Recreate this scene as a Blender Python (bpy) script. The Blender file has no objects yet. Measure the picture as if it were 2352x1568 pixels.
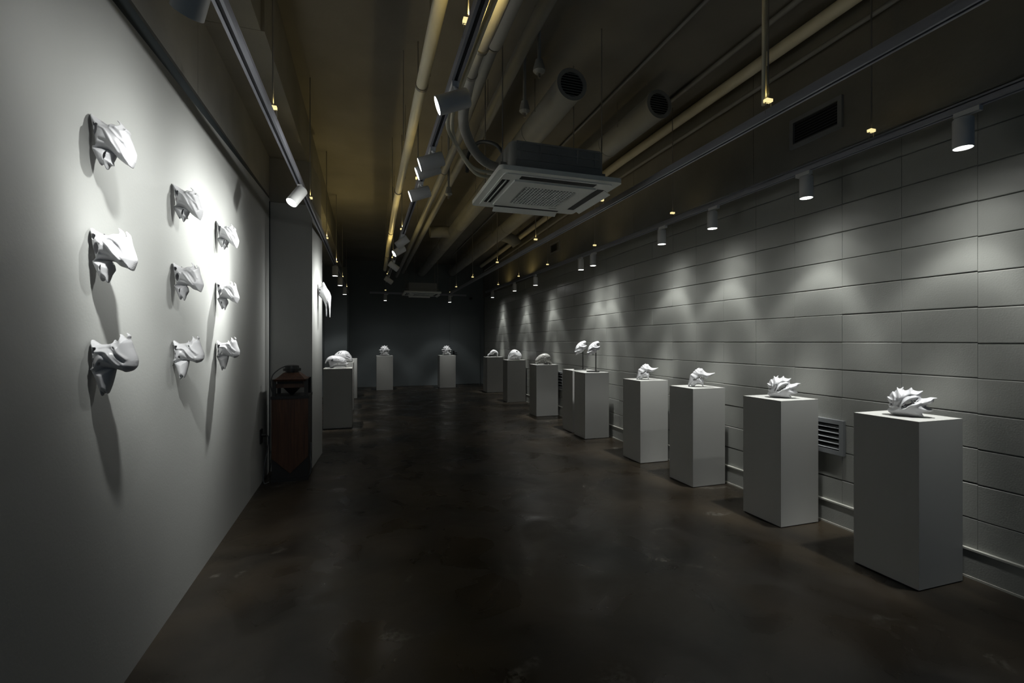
import bpy, math, random
import numpy as np
from mathutils import Vector

random.seed(7)
S = bpy.context.scene
COL = S.collection
R = math.radians

# ------------------------------------------------------------------ camera, world, exposure
YAW = 17.489
cam_data = bpy.data.cameras.new('camera')
cam_data.sensor_width = 36.0
cam_data.lens = 36.0 * 1060.0 / 2352.0
cam_data.clip_start = 0.05
cam = bpy.data.objects.new('camera', cam_data)
cam.location = (0, 0, 1.35)
cam.rotation_euler = (R(90), 0, R(-YAW))
COL.objects.link(cam)
S.camera = cam

world = bpy.data.worlds.new('world')
S.world = world
world.use_nodes = True
bg = world.node_tree.nodes['Background']
bg.inputs[0].default_value = (0.36, 0.66, 1.0, 1)
bg.inputs[1].default_value = 0.075

S.view_settings.view_transform = 'Standard'
S.view_settings.look = 'None'
S.view_settings.gamma = 1.0
S.view_settings.use_curve_mapping = False
S.view_settings.exposure = 0.0

LAMP_COL = (0.985, 1.0, 0.965)
WARM_COL = (1.0, 0.76, 0.28)
P_RIGHT, P_CENTER, P_LEFT, P_DOWN, P_CLIP = 176.0, 125.0, 320.0, 150.0, 0.40

# ------------------------------------------------------------------ materials
MATS = {}
def nodes_of(m):
    return m.node_tree.nodes, m.node_tree.links

def mat(name, color, rough=0.6, metal=0.0, noise=None, bump=None, spec=0.5, translucent=0.0):
    """noise=(scale, amount) colour mottling, bump=(scale, strength, distance)"""
    m = bpy.data.materials.new(name)
    m.use_nodes = True
    n, l = nodes_of(m)
    b = n['Principled BSDF']
    b.inputs['Base Color'].default_value = (*color, 1)
    b.inputs['Roughness'].default_value = rough
    b.inputs['Metallic'].default_value = metal
    b.inputs['Specular IOR Level'].default_value = spec
    geo = n.new('ShaderNodeNewGeometry')
    if noise:
        t = n.new('ShaderNodeTexNoise'); t.inputs['Scale'].default_value = noise[0]
        t.inputs['Detail'].default_value = 5
        l.new(geo.outputs['Position'], t.inputs['Vector'])
        r = n.new('ShaderNodeMapRange')
        r.inputs[1].default_value = 0.3; r.inputs[2].default_value = 0.7
        r.inputs[3].default_value = 1 - noise[1]; r.inputs[4].default_value = 1 + noise[1]
        l.new(t.outputs['Fac'], r.inputs[0])
        mx = n.new('ShaderNodeVectorMath'); mx.operation = 'SCALE'
        mx.inputs[0].default_value = color
        l.new(r.outputs[0], mx.inputs['Scale'])
        l.new(mx.outputs[0], b.inputs['Base Color'])
    if bump:
        t = n.new('ShaderNodeTexNoise'); t.inputs['Scale'].default_value = bump[0]
        t.inputs['Detail'].default_value = 4
        l.new(geo.outputs['Position'], t.inputs['Vector'])
        bp = n.new('ShaderNodeBump'); bp.inputs['Strength'].default_value = bump[1]
        bp.inputs['Distance'].default_value = bump[2]
        l.new(t.outputs['Fac'], bp.inputs['Height'])
        l.new(bp.outputs[0], b.inputs['Normal'])
    if translucent:
        tr = n.new('ShaderNodeBsdfTranslucent')
        tr.inputs[0].default_value = (*color, 1)
        mix = n.new('ShaderNodeMixShader'); mix.inputs[0].default_value = translucent
        l.new(b.outputs[0], mix.inputs[1]); l.new(tr.outputs[0], mix.inputs[2])
        l.new(mix.outputs[0], n['Material Output'].inputs[0])
    MATS[name] = m
    return m

def emit(name, color, strength):
    m = bpy.data.materials.new(name); m.use_nodes = True
    n, l = nodes_of(m)
    b = n['Principled BSDF']
    b.inputs['Base Color'].default_value = (*color, 1)
    b.inputs['Emission Color'].default_value = (*color, 1)
    b.inputs['Emission Strength'].default_value = strength
    MATS[name] = m
    return m

mat('wall_paint', (0.34, 0.345, 0.335), 0.65, noise=(1.3, 0.03), bump=(90, 0.12, 0.004))
mat('block_paint', (0.30, 0.305, 0.285), 0.42, noise=(2.5, 0.05), bump=(120, 0.2, 0.004))
mat('mortar', (0.180, 0.186, 0.174), 0.8, bump=(60, 0.4, 0.004))
mat('ledge_paint', (0.475, 0.475, 0.432), 0.5, noise=(9, 0.08))
mat('concrete', (0.186, 0.180, 0.161), 0.85, noise=(2.2, 0.14), bump=(35, 0.25, 0.006))
mat('ceiling_paint', (0.172, 0.165, 0.149), 0.85, noise=(1.6, 0.14), bump=(30, 0.25, 0.006))
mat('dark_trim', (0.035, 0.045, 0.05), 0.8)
mat('shadow_gap', (0.02, 0.02, 0.02), 0.9)
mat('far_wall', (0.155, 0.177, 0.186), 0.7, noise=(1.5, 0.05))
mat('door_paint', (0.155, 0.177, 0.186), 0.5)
mat('pedestal_white', (0.40, 0.40, 0.385), 0.5, noise=(3, 0.02))
mat('plinth_dark', (0.03, 0.03, 0.03), 0.8)
mat('resin_white', (0.612, 0.612, 0.632), 0.34, translucent=0.22)
mat('resin_clear', (0.58, 0.575, 0.55), 0.28, translucent=0.35)
mat('rail_grey', (0.32, 0.33, 0.38), 0.38, 0.3)
mat('rail_slot', (0.012, 0.013, 0.018), 0.7)
mat('lamp_white', (0.62, 0.62, 0.62), 0.45)
mat('chrome', (0.75, 0.75, 0.75), 0.2, 1.0)
mat('steel_rod', (0.28, 0.27, 0.25), 0.5, 0.6)
mat('ac_white', (0.779, 0.798, 0.760), 0.45)
mat('ac_body', (0.27, 0.27, 0.26), 0.7)
mat('ac_dark', (0.012, 0.013, 0.014), 0.6)
mat('duct_paint', (0.245, 0.252, 0.252), 0.55, noise=(4, 0.08))
mat('pipe_cream', (0.70, 0.66, 0.52), 0.5, noise=(5, 0.06))
mat('pipe_wrap', (0.42, 0.41, 0.38), 0.7, bump=(25, 0.3, 0.01))
mat('cable_dark', (0.05, 0.055, 0.06), 0.5)
mat('vent_frame', (0.21, 0.22, 0.23), 0.5)
mat('vent_dark', (0.006, 0.006, 0.007), 0.9)
mat('black_matte', (0.010, 0.010, 0.011), 0.5)
mat('black_metal', (0.02, 0.02, 0.02), 0.35, 0.3)
emit('lens_glow', (1.0, 0.985, 0.95), 9.0)
emit('clip_glow', (1.0, 0.84, 0.40), 1.0)

def wood_material():
    m = mat('speaker_wood', (0.08, 0.03, 0.014), 0.5)
    n, l = nodes_of(m)
    geo = n.new('ShaderNodeNewGeometry')
    mp = n.new('ShaderNodeVectorMath'); mp.operation = 'MULTIPLY'
    mp.inputs[1].default_value = (26, 26, 1.3)
    l.new(geo.outputs['Position'], mp.inputs[0])
    w = n.new('ShaderNodeTexNoise'); w.inputs['Scale'].default_value = 1.6
    w.inputs['Detail'].default_value = 6; w.inputs['Distortion'].default_value = 1.2
    l.new(mp.outputs[0], w.inputs['Vector'])
    cr = n.new('ShaderNodeValToRGB')
    cr.color_ramp.elements[0].position = 0.3; cr.color_ramp.elements[0].color = (0.026, 0.010, 0.005, 1)
    cr.color_ramp.elements[1].position = 0.7; cr.color_ramp.elements[1].color = (0.078, 0.031, 0.014, 1)
    l.new(w.outputs['Fac'], cr.inputs[0])
    l.new(cr.outputs[0], n['Principled BSDF'].inputs['Base Color'])
wood_material()

def floor_material():
    m = mat('floor_concrete', (0.06, 0.048, 0.036), 0.3)
    n, l = nodes_of(m)
    b = n['Principled BSDF']
    geo = n.new('ShaderNodeNewGeometry')
    def noise(scale, detail, dist=0.0):
        t = n.new('ShaderNodeTexNoise')
        t.inputs['Scale'].default_value = scale; t.inputs['Detail'].default_value = detail
        t.inputs['Distortion'].default_value = dist
        l.new(geo.outputs['Position'], t.inputs['Vector'])
        return t.outputs['Fac']
    base = n.new('ShaderNodeValToRGB')
    e = base.color_ramp.elements
    e[0].position = 0.28; e[0].color = (0.009, 0.0078, 0.006, 1)
    e[1].position = 0.75; e[1].color = (0.046, 0.034, 0.021, 1)
    l.new(noise(1.4, 8, 0.6), base.inputs[0])
    # worn pale scuffs
    sc = n.new('ShaderNodeMapRange')
    sc.inputs[1].default_value = 0.635; sc.inputs[2].default_value = 0.70
    l.new(noise(1.9, 3, 1.4), sc.inputs[0])
    fine = n.new('ShaderNodeMapRange')
    fine.inputs[1].default_value = 0.38; fine.inputs[2].default_value = 0.62
    l.new(noise(38, 3), fine.inputs[0])
    mul = n.new('ShaderNodeMath'); mul.operation = 'MULTIPLY'
    l.new(sc.outputs[0], mul.inputs[0]); l.new(fine.outputs[0], mul.inputs[1])
    mx = n.new('ShaderNodeMix'); mx.data_type = 'RGBA'
    l.new(mul.outputs[0], mx.inputs[0])
    l.new(base.outputs[0], mx.inputs[6]); mx.inputs[7].default_value = (0.09, 0.082, 0.068, 1)
    l.new(mx.outputs[2], b.inputs['Base Color'])
    ro = n.new('ShaderNodeMapRange')
    ro.inputs[1].default_value = 0.3; ro.inputs[2].default_value = 0.7
    ro.inputs[3].default_value = 0.20; ro.inputs[4].default_value = 0.46
    l.new(noise(2.6, 6, 0.8), ro.inputs[0])
    l.new(ro.outputs[0], b.inputs['Roughness'])
    bp = n.new('ShaderNodeBump'); bp.inputs['Strength'].default_value = 0.12
    bp.inputs['Distance'].default_value = 0.01
    l.new(noise(9, 5), bp.inputs['Height'])
    l.new(bp.outputs[0], b.inputs['Normal'])
floor_material()

# ------------------------------------------------------------------ mesh helpers
class MB:
    def __init__(self):
        self.v = []; self.f = []
    def box(self, lo, hi):
        x0, y0, z0 = lo; x1, y1, z1 = hi
        o = len(self.v)
        self.v += [(x0,y0,z0),(x1,y0,z0),(x1,y1,z0),(x0,y1,z0),(x0,y0,z1),(x1,y0,z1),(x1,y1,z1),(x0,y1,z1)]
        self.f += [tuple(o+i for i in q) for q in [(0,3,2,1),(4,5,6,7),(0,1,5,4),(1,2,6,5),(2,3,7,6),(3,0,4,7)]]
        return self
    def hexa(self, pts):
        """8 points ordered as box(): bottom 4 counter-clockwise, top 4"""
        o = len(self.v); self.v += [tuple(p) for p in pts]
        self.f += [tuple(o+i for i in q) for q in [(0,3,2,1),(4,5,6,7),(0,1,5,4),(1,2,6,5),(2,3,7,6),(3,0,4,7)]]
        return self
    def tube(self, pts, r, n=12, caps=True, rs=None):
        P = [Vector(p) for p in pts]
        o = len(self.v); up = None
        for i, p in enumerate(P):
            t = (P[min(i+1, len(P)-1)] - P[max(i-1, 0)]).normalized()
            if up is None:
                a = Vector((0,0,1)) if abs(t.z) < 0.9 else Vector((1,0,0))
                up = (a - t*a.dot(t)).normalized()
            else:
                up = (up - t*up.dot(t)).normalized()
            s = t.cross(up)
            rr = rs[i] if rs else r
            for k in range(n):
                an = 2*math.pi*k/n
                self.v.append(tuple(p + (up*math.cos(an) + s*math.sin(an))*rr))
        for i in range(len(P)-1):
            for k in range(n):
                a = o+i*n+k; b = o+i*n+(k+1) % n
                self.f.append((a, b, b+n, a+n))
        if caps:
            self.f.append(tuple(o+k for k in reversed(range(n))))
            self.f.append(tuple(o+(len(P)-1)*n+k for k in range(n)))
        return self
    def prism(self, outline, fn, d0, d1):
        """outline of 2D points (counter-clockwise), fn(a,b,d) -> 3D"""
        o = len(self.v); n = len(outline)
        self.v += [tuple(fn(a, b, d0)) for a, b in outline] + [tuple(fn(a, b, d1)) for a, b in outline]
        self.f.append(tuple(o+i for i in reversed(range(n)))); self.f.append(tuple(o+n+i for i in range(n)))
        for i in range(n):
            j = (i+1) % n
            self.f.append((o+i, o+j, o+n+j, o+n+i))
        return self
    def ring(self, c, axis, r0, r1, h, n=32):
        """flat washer with thickness h along axis"""
        ax = Vector(axis).normalized()
        a = Vector((0,0,1)) if abs(ax.z) < 0.9 else Vector((1,0,0))
        u = (a - ax*a.dot(ax)).normalized(); w = ax.cross(u); c = Vector(c)
        o = len(self.v)
        for rr, hh in ((r0,0),(r1,0),(r1,h),(r0,h)):
            for k in range(n):
                an = 2*math.pi*k/n
                self.v.append(tuple(c + ax*hh + (u*math.cos(an)+w*math.sin(an))*rr))
        for q in range(4):
            for k in range(n):
                a0 = o+q*n+k; a1 = o+q*n+(k+1) % n
                b0 = o+((q+1) % 4)*n+k; b1 = o+((q+1) % 4)*n+(k+1) % n
                self.f.append((a0, a1, b1, b0))
        return self
    def lathe(self, c, axis, prof, n=32, close=(False, False)):
        """prof: (distance along axis, radius) pairs revolved about the axis"""
        ax = Vector(axis).normalized()
        a = Vector((0,1,0)) if abs(ax.y) < 0.9 else Vector((1,0,0))
        u = (a - ax*a.dot(ax)).normalized(); w = ax.cross(u); c = Vector(c); o = len(self.v)
        for h, r in prof:
            for k in range(n):
                an = 2*math.pi*k/n
                self.v.append(tuple(c + ax*h + (u*math.cos(an)+w*math.sin(an))*r))
        for q in range(len(prof)-1):
            for k in range(n):
                a0 = o+q*n+k; a1 = o+q*n+(k+1) % n
                self.f.append((a0, a1, a1+n, a0+n))
        if close[0]: self.f.append(tuple(o+k for k in range(n)))
        if close[1]: self.f.append(tuple(o+(len(prof)-1)*n+k for k in range(n)))
        return self
    def mesh(self, name, origin=(0,0,0)):
        me = bpy.data.meshes.new(name)
        ox, oy, oz = origin
        me.from_pydata([(x-ox, y-oy, z-oz) for x, y, z in self.v], [], self.f)
        me.update()
        return me
    def build(self, name, m, parent=None, smooth=False, origin=None):
        org = origin if origin is not None else (world_loc(parent) if parent else (0,0,0))
        me = self.mesh(name, org)
        fix_normals(me)
        if smooth:
            shade(me)
        return link(name, me, m, parent, (0,0,0) if parent else org)

def world_loc(o):
    p = Vector((0,0,0))
    while o:
        p += o.location; o = o.parent
    return tuple(p)

def fix_normals(me):
    import bmesh
    bm = bmesh.new(); bm.from_mesh(me)
    bmesh.ops.recalc_face_normals(bm, faces=bm.faces)
    bm.to_mesh(me); bm.free()

def shade(me, angle=38):
    import bmesh
    bm = bmesh.new(); bm.from_mesh(me)
    for f in bm.faces: f.smooth = True
    lim = R(angle)
    for e in bm.edges:
        if len(e.link_faces) == 2 and e.calc_face_angle(0) > lim:
            e.smooth = False
    bm.to_mesh(me); bm.free()

def link(name, me, m, parent=None, loc=(0,0,0)):
    o = bpy.data.objects.new(name, me)
    if m is not None and not me.materials:
        me.materials.append(MATS[m] if isinstance(m, str) else m)
    COL.objects.link(o)
    o.parent = parent
    o.location = loc
    return o

def thing(name, label, cat, loc=(0,0,0), group=None):
    o = bpy.data.objects.new(name, None)
    o.empty_display_size = 0.1
    COL.objects.link(o); o.location = loc
    tag(o, label, cat, group)
    return o

def tag(o, label, cat, group=None):
    o['label'] = label; o['category'] = cat
    if group: o['group'] = group
    return o

def struct(o, label=None):
    o['kind'] = 'structure'
    if label: o['label'] = label
    return o

def smooth_path(pts, n=6):
    P = [Vector(p) for p in pts]
    out = []
    for i in range(len(P)-1):
        p0 = P[max(i-1, 0)]; p1 = P[i]; p2 = P[i+1]; p3 = P[min(i+2, len(P)-1)]
        for k in range(n):
            t = k/n
            out.append(0.5*((2*p1) + (p2-p0)*t + (2*p0-5*p1+4*p2-p3)*t*t + (3*p1-p0-3*p2+p3)*t**3))
    out.append(P[-1])
    return out

def rounded_rect(x0, x1, y0, y1, r, n=6):
    pts = []
    for cx, cy, a0 in ((x1-r, y1-r, 0), (x0+r, y1-r, 90), (x0+r, y0+r, 180), (x1-r, y0+r, 270)):
        for k in range(n+1):
            a = R(a0 + 90*k/n)
            pts.append((cx+r*math.cos(a), cy+r*math.sin(a)))
    return pts

# ------------------------------------------------------------------ the room
YB, YF, ZC = -2.2, 14.36, 3.75                # back end, far wall, ceiling
KX0, KX1, Y_BEND = 3.30, 0.0288, 5.2          # right wall line and its slight bend at the control joint
def wx(y): return KX0 if y < Y_BEND else KX0 + KX1*(y-Y_BEND)
def lx(y): return -0.882 - 0.0152*y           # left partition wall

fl = struct(MB().box((-1.4, YB, -0.1), (3.9, YF+0.2, 0)).build('floor', 'floor_concrete'), 'dark polished brown concrete floor with worn scuffs')
ce = struct(MB().box((-1.4, YB, ZC), (3.9, YF+0.2, ZC+0.1)).build('ceiling', 'ceiling_paint'), 'bare painted concrete ceiling slab')

# left partition wall (its top edge runs slightly uphill) and the concrete above it
YP = 5.33
m = MB()
z_top = lambda y: 2.645 + (y-2.26)*0.061
m.hexa([(lx(YB)-0.15,YB,0),(lx(YB),YB,0),(lx(YP),YP,0),(lx(YP)-0.15,YP,0),
        (lx(YB)-0.15,YB,z_top(YB)),(lx(YB),YB,z_top(YB)),(lx(YP),YP,z_top(YP)),(lx(YP)-0.15,YP,z_top(YP))])
struct(m.build('wall_left', 'wall_paint'), 'smooth white partition wall lit by spotlights')
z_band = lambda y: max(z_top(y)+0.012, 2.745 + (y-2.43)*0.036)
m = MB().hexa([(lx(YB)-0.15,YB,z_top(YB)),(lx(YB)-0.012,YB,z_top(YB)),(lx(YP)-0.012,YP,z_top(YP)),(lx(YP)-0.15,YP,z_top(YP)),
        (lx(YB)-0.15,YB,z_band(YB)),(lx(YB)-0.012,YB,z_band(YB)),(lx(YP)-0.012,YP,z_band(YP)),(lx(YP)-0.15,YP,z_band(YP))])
struct(m.build('trim_1', 'dark_trim'), 'dark inset strip along the top of the white wall')  # slightly inset strip; its darkness is put into the material colour
ZS = 3.26
upper = thing('wall_left_upper', 'grey concrete wall and beam above the white partition', 'wall'); del upper['category']; struct(upper)
ys = [YB, 0.4, 1.7, 3.08, YP+0.0]
for i in range(len(ys)-1):                     # cast panels divided by vertical seams
    y0, y1 = ys[i]+0.002, ys[i+1]-0.002
    MB().hexa([(lx(y0)-0.15,y0,z_band(y0)),(lx(y0)+0.002,y0,z_band(y0)),(lx(y1)+0.002,y1,z_band(y1)),(lx(y1)-0.15,y1,z_band(y1)),
               (lx(y0)-0.15,y0,ZS),(lx(y0)+0.002,y0,ZS),(lx(y1)+0.002,y1,ZS),(lx(y1)-0.15,y1,ZS)]).build('panel', 'concrete', upper)
ys = [YB, 1.2, 3.17, 5.3, 7.4, 9.8, 12.2, YF]
for i in range(len(ys)-1):
    dx = 0.02 if i < 2 else 0.0
    MB().box((-1.35, ys[i]+0.002, ZS), (-0.60-dx, ys[i+1]-0.002, ZC)).build('beam', 'concrete', upper)

# pier at the end of the white wall, further pier, left rear wall
pier = thing('wall_pier', 'plaster pier at the end of the white wall', 'wall'); del pier['category']; struct(pier)
MB().hexa([(-1.3,YP,0),(-0.553,YP,0),(-0.513,6.02,0),(-1.3,6.02,0),(-1.3,YP,2.80),(-0.553,YP,2.80),(-0.513,6.02,2.80),(-1.3,6.02,2.80)]).build('cladding', 'wall_paint', pier)
MB().hexa([(-1.3,YP+.01,2.806),(-0.563,YP+.01,2.806),(-0.523,6.01,2.806),(-1.3,6.01,2.806),(-1.3,YP+.01,ZS),(-0.563,YP+.01,ZS),(-0.523,6.01,ZS),(-1.3,6.01,ZS)]).build('upper_block', 'concrete', pier)
MB().box((-0.985, YP-0.022, 0), (-0.955, YP-0.002, 2.80)).build('corner_strip', 'dark_trim', pier)
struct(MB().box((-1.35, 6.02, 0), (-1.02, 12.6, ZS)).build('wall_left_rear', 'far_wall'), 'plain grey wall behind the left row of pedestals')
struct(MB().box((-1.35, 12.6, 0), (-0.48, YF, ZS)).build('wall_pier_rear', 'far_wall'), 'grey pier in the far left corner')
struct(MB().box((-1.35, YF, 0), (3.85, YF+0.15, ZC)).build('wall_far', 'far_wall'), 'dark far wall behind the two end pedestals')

# right block wall: mortar bed, painted blocks, base ledge, smooth beam above
zc = [0.165] + [0.34+0.2008*i for i in range(13)]
ZB = zc[-1]
m = MB()
for y0, y1 in ((YB, Y_BEND), (Y_BEND, YF)):
    x0, x1 = wx(y0)+0.012, wx(y1)+0.012
    m.hexa([(x0,y0,0),(x0+0.2,y0,0),(x1+0.2,y1,0),(x1,y1,0),(x0,y0,ZB),(x0+0.2,y0,ZB),(x1+0.2,y1,ZB),(x1,y1,ZB)])
wr = struct(m.build('wall_right', 'mortar'), 'pale painted concrete block wall with raking light')
def block_mesh(h, w=0.390, gap=0.0005, gh=0.0024, b=0.0035, d=0.03):
    # front face at x=0 with chamfered rim, back at x=d
    y0, y1, z0, z1 = gap, w-gap, gh, h-gh
    V = [(0,y0+b*.12,z0+b),(0,y1-b*.12,z0+b),(0,y1-b*.12,z1-b),(0,y0+b*.12,z1-b),
         (b,y0,z0),(b,y1,z0),(b,y1,z1),(b,y0,z1),(d,y0,z0),(d,y1,z0),(d,y1,z1),(d,y0,z1)]
    F = [(0,3,2,1)] + [(i,(i+1)%4,4+(i+1)%4,4+i) for i in range(4)] + [(4+i,4+(i+1)%4,8+(i+1)%4,8+i) for i in range(4)]
    me = bpy.data.meshes.new('block'); me.from_pydata(V, [], F); fix_normals(me)
    me.materials.append(MATS['block_paint'])
    return me
bm_std, bm_low = block_mesh(0.2008), block_mesh(0.175)
far_v, far_f = [], []
rb = random.Random(3)
vent_holes = [(2.43, 2.70, 0.50, 0.79), (7.72, 7.98, 0.46, 0.80)]
for k in range(-2, 33):
    y = 1.70 + 0.39*k
    for j in range(13):
        z = zc[j]; me = bm_low if j == 0 else bm_std
        dx = rb.uniform(-0.0016, 0.0016); dz = rb.uniform(-0.0012, 0.0012) - (0.004 if k < 0 and j > 0 else 0)
        if y + 0.39 > YF: continue
        ang = 0 if y + 0.01 > Y_BEND and False else (-math.atan(KX1) if y >= Y_BEND-0.06 else 0.0)
        if k <= 20:
            o = bpy.data.objects.new('block', me); COL.objects.link(o); o.parent = wr
            o.location = (wx(y)+dx, y, z+dz); o.rotation_euler.z = ang
        else:
            ca, sa = math.cos(ang), math.sin(ang); ofs = len(far_v)
            for v in me.vertices:
                p = v.co
                far_v.append((wx(y)+dx+p.x*ca-p.y*sa, y+p.x*sa+p.y*ca, z+dz+p.z))
            far_f += [tuple(ofs+i for i in f.vertices) for f in me.polygons]
me = bpy.data.meshes.new('blocks'); me.from_pydata(far_v, [], far_f); me.update(); fix_normals(me)
o = link('block_courses', me, 'block_paint', wr); o['kind'] = 'stuff'
def wall_strip(name, mt, d0, d1, z0, z1, ya=YB, yb=YF, parent=None):
    m = MB()
    for y0, y1 in ((ya, Y_BEND), (Y_BEND, yb)):
        a, b = wx(y0), wx(y1)
        m.hexa([(a-d1,y0,z0),(a-d0,y0,z0),(b-d0,y1,z0),(b-d1,y1,z0),(a-d1,y0,z1),(a-d0,y0,z1),(b-d0,y1,z1),(b-d1,y1,z1)])
    return m.build(name, mt, parent)
bb = struct(wall_strip('baseboard_right', 'block_paint', -0.01, 0.016, 0.012, 0.160), 'painted base course along the block wall')
wall_strip('ledge', 'ledge_paint', -0.01, 0.022, 0.160, 0.170, parent=bb)
wall_strip('floor_strip', 'ledge_paint', -0.01, 0.020, 0.0, 0.012, parent=bb)
beam_r = thing('wall_right_beam', 'smooth concrete beam above the block wall', 'beam'); del beam_r['category']; struct(beam_r)
for y0, y1 in ((YB, 0.4), (0.4, 3.27), (3.27, Y_BEND), (Y_BEND, 7.6), (7.6, 11.0), (11.0, YF)):
    a, b = wx(y0)-0.018, wx(y1)-0.018; e = 0.002
    MB().hexa([(a,y0+e,ZB+.003),(a+0.3,y0+e,ZB+.003),(b+0.3,y1-e,ZB+.003),(b,y1-e,ZB+.003),(a,y0+e,ZC),(a+0.3,y0+e,ZC),(b+0.3,y1-e,ZC),(b,y1-e,ZC)]).build('panel', 'concrete', beam_r)

# door in the far wall
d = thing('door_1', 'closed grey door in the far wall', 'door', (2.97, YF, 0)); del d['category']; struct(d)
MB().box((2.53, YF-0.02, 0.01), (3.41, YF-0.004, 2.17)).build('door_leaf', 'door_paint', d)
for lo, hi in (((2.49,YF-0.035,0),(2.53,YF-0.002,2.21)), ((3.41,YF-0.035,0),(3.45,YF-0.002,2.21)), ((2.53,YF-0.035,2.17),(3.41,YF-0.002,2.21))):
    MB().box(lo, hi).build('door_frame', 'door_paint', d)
h = MB().tube([(2.60,YF-0.02,1.0),(2.60,YF-0.07,1.0),(2.70,YF-0.07,1.0)], 0.011, 8)
h.box((2.575,YF-0.026,0.94),(2.625,YF-0.018,1.06)).build('door_handle', 'black_metal', d)

# ------------------------------------------------------------------ sculpture meshing
def surface_net(F, xs, ys, zs):
    nx, ny, nz = F.shape
    neg = F < 0
    cnt = sum(neg[i:nx-1+i, j:ny-1+j, k:nz-1+k].astype(np.int8) for i in (0,1) for j in (0,1) for k in (0,1))
    act = (cnt > 0) & (cnt < 8)
    ci = np.argwhere(act)
    idx = -np.ones(act.shape, int); idx[act] = np.arange(len(ci))
    acc = np.zeros((len(ci), 3)); num = np.zeros(len(ci))
    corners = [(i,j,k) for i in (0,1) for j in (0,1) for k in (0,1)]
    for a in corners:
        for ax in range(3):
            if a[ax]: continue
            b = list(a); b[ax] = 1
            fa = F[ci[:,0]+a[0], ci[:,1]+a[1], ci[:,2]+a[2]]; fb = F[ci[:,0]+b[0], ci[:,1]+b[1], ci[:,2]+b[2]]
            s = (fa < 0) != (fb < 0)
            t = np.where(s, fa/np.where(s, fa-fb, 1), 0)
            p = np.tile(np.array(a, float), (len(ci),1)); p[:,ax] += t
            acc[s] += p[s]; num[s] += 1
    P = ci + acc/num[:,None]
    V = np.stack([np.interp(P[:,0], np.arange(nx), xs), np.interp(P[:,1], np.arange(ny), ys), np.interp(P[:,2], np.arange(nz), zs)], 1)
    quads = []
    for ax in range(3):
        sl0 = [slice(None)]*3; sl1 = [slice(None)]*3
        sl0[ax] = slice(0,-1); sl1[ax] = slice(1,None)
        ch = neg[tuple(sl0)] != neg[tuple(sl1)]
        e = np.argwhere(ch)
        o1, o2 = (ax+1) % 3, (ax+2) % 3
        ok = (e[:,o1] > 0) & (e[:,o2] > 0) & (e[:,o1] < F.shape[o1]-1) & (e[:,o2] < F.shape[o2]-1)
        e = e[ok]
        def cell(d1, d2):
            c = e.copy(); c[:,o1] -= d1; c[:,o2] -= d2
            return idx[c[:,0], c[:,1], c[:,2]]
        q = np.stack([cell(1,1), cell(0,1), cell(0,0), cell(1,0)], 1)
        flip = ~neg[e[:,0], e[:,1], e[:,2]]
        q[flip] = q[flip][:, ::-1]
        quads.append(q)
    return V, np.concatenate(quads)

def poly_sdf(X, Z, poly):
    d = np.full(X.shape, 1e9); inside = np.zeros(X.shape, bool)
    n = len(poly)
    for i in range(n):
        ax, az = poly[i]; bx, bz = poly[(i+1) % n]
        ex, ez = bx-ax, bz-az
        t = np.clip(((X-ax)*ex + (Z-az)*ez)/(ex*ex+ez*ez+1e-12), 0, 1)
        d = np.minimum(d, (X-ax-t*ex)**2 + (Z-az-t*ez)**2)
        c = ((az <= Z) & (bz > Z)) | ((bz <= Z) & (az > Z))
        with np.errstate(divide='ignore', invalid='ignore'):
            xi = ax + (Z-az)/(bz-az)*ex
        inside ^= c & (X < xi)
    d = np.sqrt(d)
    return np.where(inside, -d, d)

def spline_poly(P, n=3, keep=0.55):
    """soften an outline but keep its points (spikes)"""
    P = np.array(P, float); out = []; N = len(P)
    for i in range(N):
        p0, p1, p2, p3 = P[i-1], P[i], P[(i+1) % N], P[(i+2) % N]
        for k in range(n):
            t = k/n
            cr = 0.5*(2*p1 + (p2-p0)*t + (2*p0-5*p1+4*p2-p3)*t*t + (3*p1-p0-3*p2+p3)*t**3)
            li = p1 + (p2-p1)*t
            out.append(cr*keep + li*(1-keep))
    return np.array(out)

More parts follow.
